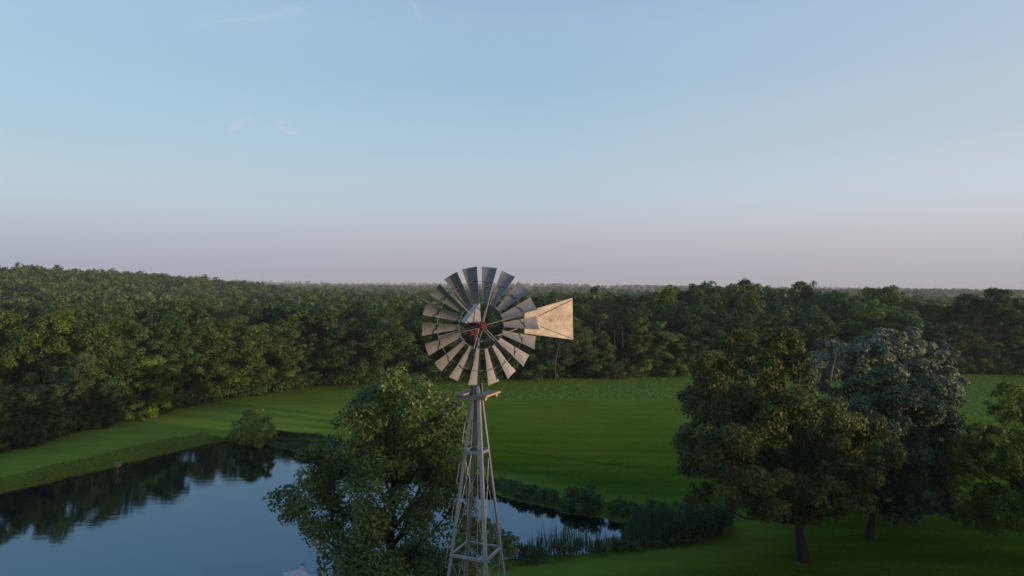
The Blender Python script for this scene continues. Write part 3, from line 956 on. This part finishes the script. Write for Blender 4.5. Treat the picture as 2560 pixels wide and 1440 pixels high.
# ------------------------------------------------------------------ woodland
def crown_proto(kind, seed, nleaf, lsize, H=12.0, Rr=4.4, low=.12, k=10, f=.4):
    """puffs of one crown in metres, base at the origin"""
    rng = np.random.default_rng(seed)
    P = []
    n = 15 if kind != 'cone' else 14
    for i in range(n):
        if kind == 'cone':
            t = (i + .5) / n; z = H * (low + (1 - low) * t); rad = Rr * (1 - t) ** .8 * .75
            a = i * 2.4 + rng.random(); P.append((math.cos(a) * rad * .7, math.sin(a) * rad * .7, z, rad * .6 + .5, rad * .6 + .5, rad * .55 + .5))
        else:
            t = (i + rng.random()) / n
            z = H * (low + (1 - low - .1) * t)
            prof = math.sin(math.pi * min(1, (.18 + .82 * t)) ** 1.15) ** .6 if kind == 'round' else (.75 + .25 * math.sin(math.pi * t)) * (1 if t < .75 else .7)
            rad = Rr * max(.25, prof)
            a = i * 2.4 + rng.uniform(-.5, .5)
            q = rng.uniform(.35, .72) * rad
            pr = Rr * rng.uniform(.32, .46)
            P.append((math.cos(a) * q, math.sin(a) * q, min(z, H - pr * .8), pr, pr, pr * .85))
    cl = subpuffs(P, rng, k, f)
    v, ti = clump_leaves(cl, nleaf, lsize, rng, fuzz=.15, tmix=.78, rnd=.42, up=.4, aspect=.75)
    return P, v, ti

def wood_trunk(P, H, seed, r0=.2, full=True):
    rng = np.random.default_rng(seed); mb = MB()
    limbs(mb, (0, 0, -.3), (0, 0, H * .85), P[::3] if full else [], r0, rng, 7)
    return mb

FR = {}
for i, (kd, H_, R_, low) in enumerate((('round', 12, 4.6, .10), ('round', 12, 4.3, .06), ('round', 12, 4.8, .14), ('tall', 12, 3.4, .05), ('tall', 12, 3.6, .12), ('cone', 9, 3.0, .06), ('round', 12, 4.5, .28))):
    P, v, ti = crown_proto(kd, 100 + i, 24000, .225, H_, R_, low, k=12, f=.40)
    FR[i] = (quad_mesh('crown', v, ti, [M_LEAF]), wood_trunk(P, H_, 200 + i).mesh('trunk', [M_BARK]), H_, R_)
MID = []
for i in range(6):
    kd = 'round' if i < 4 else 'tall'
    P, v, ti = crown_proto(kd, 300 + i, 8500, .335, 12, 4.5, .25, k=10, f=.40)
    MID.append(quad_mesh('forest_tree', v, ti, [M_LEAF, M_BARK], extra=wood_trunk(P, 12, 400 + i, .2, False)))

TINT = {'dark': (.62, .78, .66), 'olive': (1.0, .98, .72), 'mid': (.85, .95, .80), 'lit': (1.25, 1.18, .70), 'lime': (1.45, 1.6, .80), 'gold': (1.75, 1.35, .50), 'grey': (1.0, .98, 1.05), 'brown': (1.20, .92, .75), 'blue': (.62, .85, .80), 'pale': (1.15, 1.35, 1.05)}  # 'lit' puts warm sunlight into the olive leaf colour
WORDS = {'dark': 'dark green', 'olive': 'olive green', 'mid': 'mid green', 'lit': 'warm-lit olive', 'lime': 'bright lime green', 'gold': 'golden green', 'grey': 'grey-green', 'brown': 'brownish', 'blue': 'deep bluish green', 'pale': 'pale green'}
ORD = ['first', 'second', 'third', 'fourth', 'fifth', 'sixth', 'seventh', 'eighth', 'ninth', 'tenth', 'eleventh', 'twelfth', 'thirteenth', 'fourteenth', 'fifteenth', 'sixteenth', 'seventeenth', 'eighteenth', 'nineteenth', 'twentieth']
rw = np.random.default_rng(77)
placed = []
def place_front(px, yb, yt, wpx, proto, tint, label, name='forest_tree', group='trees along the front edge of the wood', pale=False):
    g_ = G(px, yb); d = g_[1]
    zb = H1(g_[0], d)
    g_ = A(px, yb, d); x = g_[0]
    top = A(px, yt, d)[2]
    me_c, me_t, H_, R_ = FR[proto]
    root = empty(name, (x, d, zb)); tag(root, label, 'tree' if name != 'shrub' else 'shrub', group)
    sz = (top - zb) / H_; sxy = (wpx / F * d) / (2 * R_)
    rz = rw.uniform(0, 6.28)
    for nm, mm in (('crown', me_c), ('trunk', me_t)):
        o = obj(nm, mm, root); o.scale = (sxy, sxy, sz); o.rotation_euler = (0, 0, rz)
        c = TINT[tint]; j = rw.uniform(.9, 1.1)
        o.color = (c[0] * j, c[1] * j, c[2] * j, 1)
    placed.append((x, d, wpx / F * d / 2))
    return root

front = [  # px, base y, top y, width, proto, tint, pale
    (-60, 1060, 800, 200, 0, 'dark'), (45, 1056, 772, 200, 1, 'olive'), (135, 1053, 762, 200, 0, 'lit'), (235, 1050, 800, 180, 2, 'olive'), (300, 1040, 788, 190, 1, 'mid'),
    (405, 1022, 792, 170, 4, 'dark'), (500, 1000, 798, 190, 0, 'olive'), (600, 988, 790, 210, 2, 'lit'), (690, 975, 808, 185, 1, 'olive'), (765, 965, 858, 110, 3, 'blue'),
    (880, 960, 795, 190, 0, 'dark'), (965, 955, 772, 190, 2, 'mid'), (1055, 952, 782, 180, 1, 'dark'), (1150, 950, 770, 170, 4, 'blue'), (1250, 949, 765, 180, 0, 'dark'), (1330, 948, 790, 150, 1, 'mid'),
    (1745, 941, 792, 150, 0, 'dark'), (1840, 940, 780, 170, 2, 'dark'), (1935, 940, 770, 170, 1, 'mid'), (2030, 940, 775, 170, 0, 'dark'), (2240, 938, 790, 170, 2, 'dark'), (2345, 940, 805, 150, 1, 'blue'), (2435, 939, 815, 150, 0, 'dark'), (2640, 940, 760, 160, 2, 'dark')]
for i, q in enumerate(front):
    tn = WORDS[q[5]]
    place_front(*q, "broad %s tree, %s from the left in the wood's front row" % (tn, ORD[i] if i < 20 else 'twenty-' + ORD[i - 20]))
special = [
    (195, 1068, 880, 140, 6, 'grey', 'slender grey-green tree with a pale bare trunk at the left wood edge', 'forest_tree'),
    (368, 1042, 878, 150, 3, 'lime', 'bright lime green young tree at the foot of the left wood', 'forest_tree'),
    (60, 1118, 955, 120, 3, 'blue', 'bluish green bushy tree low at the left wood corner', 'forest_tree'),
    (-15, 1128, 965, 120, 3, 'dark', 'dark bushy sapling cut by the left margin at the wood foot', 'forest_tree'),
    (118, 1098, 948, 115, 3, 'mid', 'mid green bushy sapling between the bluish tree and the grey-trunked tree', 'forest_tree'),
    (262, 1064, 935, 110, 3, 'dark', 'dark sapling between the grey-trunked tree and the lime green one', 'forest_tree'),
    (1390, 949, 842, 120, 6, 'grey', 'thin grey tree with pale forked trunk just right of the tail vane', 'forest_tree'),
    (1445, 946, 800, 130, 6, 'brown', 'sparse brownish half-dead tree right of the tail vane', 'forest_tree'),
    (1505, 946, 832, 120, 5, 'mid', 'mid green conical tree behind the round grey shrub', 'forest_tree'),
    (1602, 943, 798, 110, 5, 'gold', 'golden green conical young tree before the dark wood', 'forest_tree'),
    (1640, 938, 792, 90, 3, 'pale', 'pale green narrow tree behind the golden conical one', 'forest_tree'),
    (1668, 944, 818, 140, 3, 'lime', 'feathery light green tree with upright branch tips right of the golden one', 'forest_tree'),
    (1522, 950, 905, 85, 1, 'grey', 'round greyish shrub at the edge of the crop field', 'shrub'),
    (2185, 930, 748, 220, 0, 'lime', 'large sunlit yellow-green tree above the silver tree', 'forest_tree'),
    (2388, 925, 775, 62, 1, 'lime', 'small bright lime crown among dark trees on the right', 'forest_tree'),
    (2470, 935, 768, 130, 6, 'brown', 'brownish thin-leaved tree in the right wood', 'forest_tree'),
    (2405, 940, 805, 120, 1, 'brown', 'brown-tinged round tree at the right wood edge', 'forest_tree'),
    (2515, 938, 722, 150, 4, 'dark', 'tallest dark tree at the right end of the wood', 'forest_tree'),
    (2545, 942, 830, 110, 3, 'pale', 'lighter green tree at the right margin before the wood', 'forest_tree')]
for q in special:
    r_ = place_front(*q[:6], q[6], q[7])
# bare pale trunks and dead stems that show against the dark wood
def bare(px, yb, pts, r, label, dz=-2.5):
    d = G(px, yb)[1] + dz
    P = [A(x, y, d) for x, y in pts[0]]
    P[0][2] = H1(P[0][0], d) - .2
    root = empty('bare_tree', tuple(P[0])); tag(root, label, 'tree', 'bare pale stems at the wood edge')
    r *= .5; mb = MB(); mb.tube(P, list(np.linspace(r, r * .4, len(P))), 7); mb.build('trunk', M_PALE, root, True)
    for br in pts[1:]:
        mb = MB(); mb.tube([A(x, y, d) for x, y in br], list(np.linspace(r * .5, r * .15, len(br))), 5); mb.build('branch', M_PALE, root, True)
bare(187, 1072, [[(186, 1060), (190, 985), (196, 920), (205, 888)], [(196, 920), (215, 895), (238, 885)], [(199, 905), (190, 885)]], .13, 'pale leaning bare stem before the left wood, forked at its top', .5)
bare(1390, 949, [[(1388, 945), (1389, 900), (1397, 865), (1403, 850)], [(1397, 865), (1390, 848)], [(1397, 868), (1412, 850)]], .13, 'pale forked bare stem below the tail vane', -3.5)
bare(1490, 946, [[(1490, 945), (1492, 835), (1500, 805), (1505, 800)], [(1492, 835), (1490, 800)], [(1494, 830), (1508, 805)]], .09, 'thin pale dead stem forked like a claw right of the tail vane', .4)
bare(1535, 946, [[(1538, 945), (1537, 850), (1536, 825)]], .10, 'short pale snag, left of a close pair before the dark wood', .4)
bare(1556, 946, [[(1556, 945), (1557, 850), (1557, 823)]], .10, 'short pale snag, right of a close pair before the dark wood', .4)

# canopy behind: jittered grid of crowns
cand = []
rows = np.arange(56, 470, 6.6)
for Y in rows:
    sp = 6.8 * (1 if Y < 260 else 1.15)
    n_ = int(Y * .86 / sp) + 1
    for k in range(-n_, n_ + 1):
        x = k * sp + rw.uniform(-2.6, 2.6); y = Y + rw.uniform(-2.6, 2.6)
        if abs(x / y) > .80: continue
        if y < edge_depth(x, y) + 3.5: continue
        if any((x - q[0]) ** 2 + (y - q[1]) ** 2 < (q[2] * .75) ** 2 for q in placed if abs(q[1] - y) < 6): continue
        cand.append((x, y))
cand.sort(key=lambda q: q[1])
def canopy_h(x, y):
    h = 12.2 + rw.normal() * 1.25 + 1.1 * math.sin(x / 13 + y / 31) * math.sin(y / 15 - x / 40)
    if y < 69 and x / y < -.5: return rw.uniform(4.0, 6.0)
    az = x / y
    if az > .05: h += .5
    if az < 0:
        k = float(sstep(110, 200, y)); h = h * k + (1 - k) * min(h - 1.6, 11.6)
    if .57 < az: h -= 1.5
    elif .36 < az < .5: h -= .9
    return h
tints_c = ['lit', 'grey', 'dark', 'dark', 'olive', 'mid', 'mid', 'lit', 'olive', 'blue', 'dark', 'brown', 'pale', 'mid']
NOBJ = 225
for i, (x, y) in enumerate(cand[:NOBJ]):
    me_ = MID[rw.integers(len(MID))]
    o = bpy.data.objects.new('forest_tree', me_); C.objects.link(o)
    hh = canopy_h(x, y)
    s = hh / 12; w = rw.uniform(.85, 1.15)
    o.location = (x, y, H1(x, y) - .2); o.scale = (w, w, s); o.rotation_euler = (0, 0, rw.uniform(0, 6.28))
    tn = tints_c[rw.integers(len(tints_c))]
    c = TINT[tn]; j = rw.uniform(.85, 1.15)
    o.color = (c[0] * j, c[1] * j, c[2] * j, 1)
    side = 'left wood' if x / y < -.05 else 'right wood'
    tag(o, "rounded %s crown in the closed canopy of the %s" % (WORDS[tn], side), 'tree', '%s crowns in the canopy of the %s' % (WORDS[tn], side))

def stuff_wood(name, pts, nleaf, lsize, protos, label):
    """many far crowns as one mesh"""
    base = []
    for i in range(protos):
        P, v, ti = crown_proto('round', 500 + i, nleaf, lsize, 12, 4.6, .35, k=7, f=.42)
        base.append((v, ti))
    V, T = [], []
    for (x, y, h) in pts:
        v, ti = base[rw.integers(protos)]
        a = rw.uniform(0, 6.28); ca, sa = math.cos(a), math.sin(a)
        w = rw.uniform(.9, 1.25); s = h / 12
        q = np.stack([(v[:, 0] * ca - v[:, 1] * sa) * w + x, (v[:, 0] * sa + v[:, 1] * ca) * w + y, v[:, 2] * s + H1(x, y)], 1)
        V.append(q); T.append(np.clip(ti * .7 + rw.normal() * .22 + .12, 0, 1))
    o = obj(name, quad_mesh(name, np.vstack(V), np.concatenate(T), [M_LEAF])); tag(o, label, 'woodland', kind='stuff')
    o.color = (.95, 1.0, .85, 1)
    return o
pts = [(x, y, canopy_h(x, y)) for x, y in cand[NOBJ:]]
print("canopy crowns", len(cand), "as stuff", len(pts))
stuff_wood('woodland_canopy', pts, 800, .85, 6, "closed wooded canopy rolling back to the skyline")
pts = []
for _ in range(7500):
    y = 470 + 3000 * rw.random() ** 1.3; x = rw.uniform(-.82, .82) * y
    dens = .5 + .5 * math.sin(x / 190 + y / 140) * math.sin(y / 230 + 1) + .25 * math.sin(x / 60)
    if y < 620: dens = 1 if x < -40 else dens + .25
    if 1900 < y < 2320 and abs(x / y - .138) < .024: continue
    if rw.random() < dens: pts.append((x, y, rw.uniform(9, 13.5)))
stuff_wood('far_woods', pts, 60, 3.4, 5, "hazy far woods along the horizon")

# far farmhouses
def house(px, py, depth, w, l, h, label):
    p = A(px, py, depth); z = H1(p[0], p[1])
    h0 = h; h = max(h, p[2] - z); z = p[2] - h
    root = empty('farmhouse', (p[0], p[1], z)); tag(root, label, 'house', 'white farm buildings on the far ridge')
    mb = MB(); c = p.copy(); c[2] = z
    mb.box(c + (0, 0, h / 2 - 2), (w / 2, 0, 0), (0, l / 2, 0), (0, 0, h / 2 + 2)); mb.build('wall', M_WHITE, root)
    mb = MB(); rh = h0 * .55
    vs = [c + (sx_ * (w / 2 + .3), sy * (l / 2 + .3), h + .003) for sx_ in (-1, 1) for sy in (-1, 1)] + [c + (sx_ * (w / 2 + .3), 0, h + rh) for sx_ in (-1, 1)]
    mb.add(vs, [(0, 2, 5, 4), (3, 1, 4, 5), (0, 4, 1), (2, 3, 5), (0, 1, 3, 2)]); mb.build('roof', M_ROOF, root)
for q in ((1496, 717, 2300, 15, 11, 6, 'largest tiny white farm building on the far ridge, leftmost of three'), (1517, 717.5, 2320, 9, 9, 5, 'tiny white farm building on the far ridge, middle of three'), (1535, 717, 2290, 11, 10, 6, 'tiny white farm building on the far ridge, rightmost of three')):
    house(*q)

# ------------------------------------------------------------------ ground cover
def blades(name, pts, h, w, mat, label, cat, lean=.25, col=(1, 1, 1, 1), tlow=0., seed=1):
    rng = np.random.default_rng(seed)
    n = len(pts); pts = np.asarray(pts)
    hh = h * rng.uniform(.55, 1.25, n) * (1 + .45 * np.sin(pts[:, 0] * .9 + 2 * np.sin(pts[:, 1] * .5)))
    a = rng.uniform(0, 6.28, n); le = rng.normal(size=(n, 2)) * lean
    d = np.stack([np.cos(a), np.sin(a)], 1) * w
    v = np.empty((n, 4, 3))
    mid = np.stack([le[:, 0] * hh * .35, le[:, 1] * hh * .35, hh * .55], 1)
    tip = np.stack([le[:, 0] * hh, le[:, 1] * hh, hh], 1)
    v[:, 0] = pts; v[:, 2] = pts + tip
    v[:, 1] = pts + mid; v[:, 1, :2] += d
    v[:, 3] = pts + mid; v[:, 3, :2] -= d
    o = obj(name, quad_mesh(name, v.reshape(-1, 3), np.clip(rng.random(n) * (1 - tlow) + tlow * rng.random(n) ** 2, 0, 1), [mat]))
    tag(o, label, cat, kind='stuff'); o.color = col
    return o

def scatter_px(poly, n, seed, z=0., snap=True):
    """n ground points inside a polygon given in photo pixels, even on the ground"""
    rng = np.random.default_rng(seed)
    W_ = np.array([G(x, y, z)[:2] for x, y in poly])
    lo, hi = W_.min(0), W_.max(0)
    out = np.empty((0, 2))
    while len(out) < n:
        q = rng.uniform(lo, hi, (n * 2, 2))
        out = np.vstack([out, q[poly_sdf(q, W_) < 0]])
    out = out[:n]
    return np.column_stack([out, hgt(out[:, 0], out[:, 1]) if snap else np.full(n, z)])

def along_bank(i0, i1, n, s0, s1, seed):
    """points in a strip s0..s1 metres outside the pond outline between outline vertices i0..i1"""
    rng = np.random.default_rng(seed)
    P = POND[i0:i1 + 1]
    seg = np.linalg.norm(np.diff(P, axis=0), axis=1); cs = np.concatenate([[0], np.cumsum(seg)])
    t = rng.uniform(0, cs[-1], n)
    x = np.interp(t, cs, P[:, 0]); y = np.interp(t, cs, P[:, 1])
    k = np.clip(np.searchsorted(cs, t) - 1, 0, len(seg) - 1)
    e = (P[1:] - P[:-1])[k] / seg[k][:, None]
    ctr = np.array([-15., 42.])
    nx_ = np.stack([e[:, 1], -e[:, 0]], 1)
    q0 = np.stack([x, y], 1)
    out = poly_sdf(q0 + nx_ * .4, POND) > 0
    nx_[~out] *= -1
    q = q0 + nx_ * rng.uniform(s0, s1, n)[:, None]
    return np.column_stack([q, hgt(q[:, 0], q[:, 1])])

p_ = np.vstack([along_bank(1, 7, 26000, -.05, 1.3, 3), along_bank(1, 7, 14000, .8, 3.2, 33)])
blades('tall_grass', p_, .25, .022, M_GRASS, "unmown yellowish grass fringe along the left bank of the pond", 'grass', .3, (1.1, 1.25, .8, 1), seed=3)
p_ = along_bank(7, 11, 9000, .2, 2.6, 4)
blades('bank_weeds', p_, .75, .05, M_REED, "rank green weeds on the pond bank beside the willow shrub", 'weeds', .4, (1.25, 1.45, .9, 1), seed=4)
# leafy weeds on the middle bank
def weed_mass(name, pts, r, h, nl, ls, mat, label, col, seed):
    rng = np.random.default_rng(seed)
    cl = np.array([(p[0], p[1], p[2] + h * rng.uniform(.25, .8) * q, r * rng.uniform(.6, 1.3), rng.random()) for p, q in zip(pts, rng.uniform(.5, 1.3, len(pts)))])
    v, ti = clump_leaves(cl, nl, ls, rng, fuzz=.4, flat=1.0, up=.5, rnd=.9)
    o = obj(name, quad_mesh(name, v, ti, [mat])); tag(o, label, 'weeds', kind='stuff'); o.color = col
p_ = along_bank(11, 19, 420, .2, 2.0, 5)
weed_mass('bank_weeds', p_, .26, .62, 30000, .13, M_REED, "dense leafy weeds along the middle bank of the pond", (1.0, 1.3, .65, 1), 5)
p_ = scatter_px([(1405, 1275), (1420, 1250), (1470, 1246), (1500, 1270), (1480, 1290)], 40, 6)
weed_mass('bank_weeds', p_, .36, .95, 5000, .15, M_REED, "taller leafy clump in the middle bank weeds", (1.0, 1.25, .65, 1), 6)
# cattails
p_ = np.vstack([along_bank(21, 24, 700, -1.1, .6, 7), scatter_px([(1560, 1320), (1570, 1366), (1690, 1345), (1745, 1330), (1700, 1318)], 6500, 8)])
blades('cattails', p_, 1.15, .020, M_REED, "upright cattails and reeds at the right end of the pond", 'reeds', .09, (.95, 1.2, .9, 1), seed=8)
p_ = scatter_px([(1600, 1350), (1650, 1320), (1760, 1310), (1835, 1322), (1820, 1340), (1740, 1352), (1640, 1366)], 150, 9)
weed_mass('bank_brush', p_, .45, 1.5, 16000, .16, M_REED, "dark brush behind the cattails at the pond's right tip", (.68, .92, .68, 1), 9)
p_ = along_bank(20, 25, 130, .3, 1.4, 10)
weed_mass('bank_weeds', p_, .30, .7, 9000, .14, M_REED, "low green weeds between cattails and near lawn", (.9, 1.05, .7, 1), 10)
# undergrowth at the foot of the wood
ed_pts = []
r_ = np.random.default_rng(12)
for _ in range(900):
    az = r_.uniform(EDGE_AZ[1], .74)
    d = float(np.interp(az, EDGE_AZ, EDGE[:, 1])) + r_.uniform(-.6, 3.0)
    ed_pts.append((az * d, d, H1(az * d, d)))
weed_mass('undergrowth', ed_pts, .75, 1.5, 42000, .30, M_LEAF, "bushy undergrowth along the foot of the wood", (.80, 1.0, .75, 1), 12)
# crop strip
p_ = scatter_px([(845, 998), (1000, 1000), (1250, 1002), (1500, 1003), (1690, 1005), (2000, 1012), (2440, 1045), (2700, 1060), (2700, 946), (2400, 945), (2000, 943), (1700, 945), (1500, 951), (1250, 956), (1050, 962), (900, 972), (800, 985)], 150000, 13)
rng = np.random.default_rng(14)
cs_ = poly_sdf(p_[:, :2], np.array([G(x, y, 0)[:2] for x, y in CROP_PX]))
p_ = p_[rng.random(len(p_)) < sstep(.3, -3.0, cs_) * .9 + .1 * (cs_ < -.3)]
nn = nrm(rng.normal(size=(len(p_), 3)) * .3 + np.array([0, 0, 1.]))
c_ = p_ + np.column_stack([np.zeros((len(p_), 2)), rng.uniform(.05, .38, len(p_)) * (.35 + .65 * sstep(0, 1, rng.random(len(p_)) * 2))])
o = obj('crop_field', quad_mesh('crop_field', rhombs(c_, nn, rng.uniform(.10, .22, len(p_)), rng, .7), rng.random(len(p_)), [M_CROP]))
tag(o, "lighter green crop strip before the wood", 'crop', kind='stuff')

# ------------------------------------------------------------------ haze
mb = MB(); mb.box((0, 2300, 20.0), (4100, 0, 0), (0, 2650, 0), (0, 0, 26.0))
m, b = new_mat("evening_haze")
pv = b.n('ShaderNodeVolumePrincipled')
pv.inputs['Color'].default_value = (.93, .95, 1.0, 1)
pv.inputs['Density'].default_value = .00021
pv.inputs['Anisotropy'].default_value = 0.0
o = b.n('ShaderNodeOutputMaterial'); b.t.links.new(pv.outputs[0], o.inputs['Volume'])
haze = obj('haze', mb.mesh('haze', [m])); tag(haze, kind='stuff')
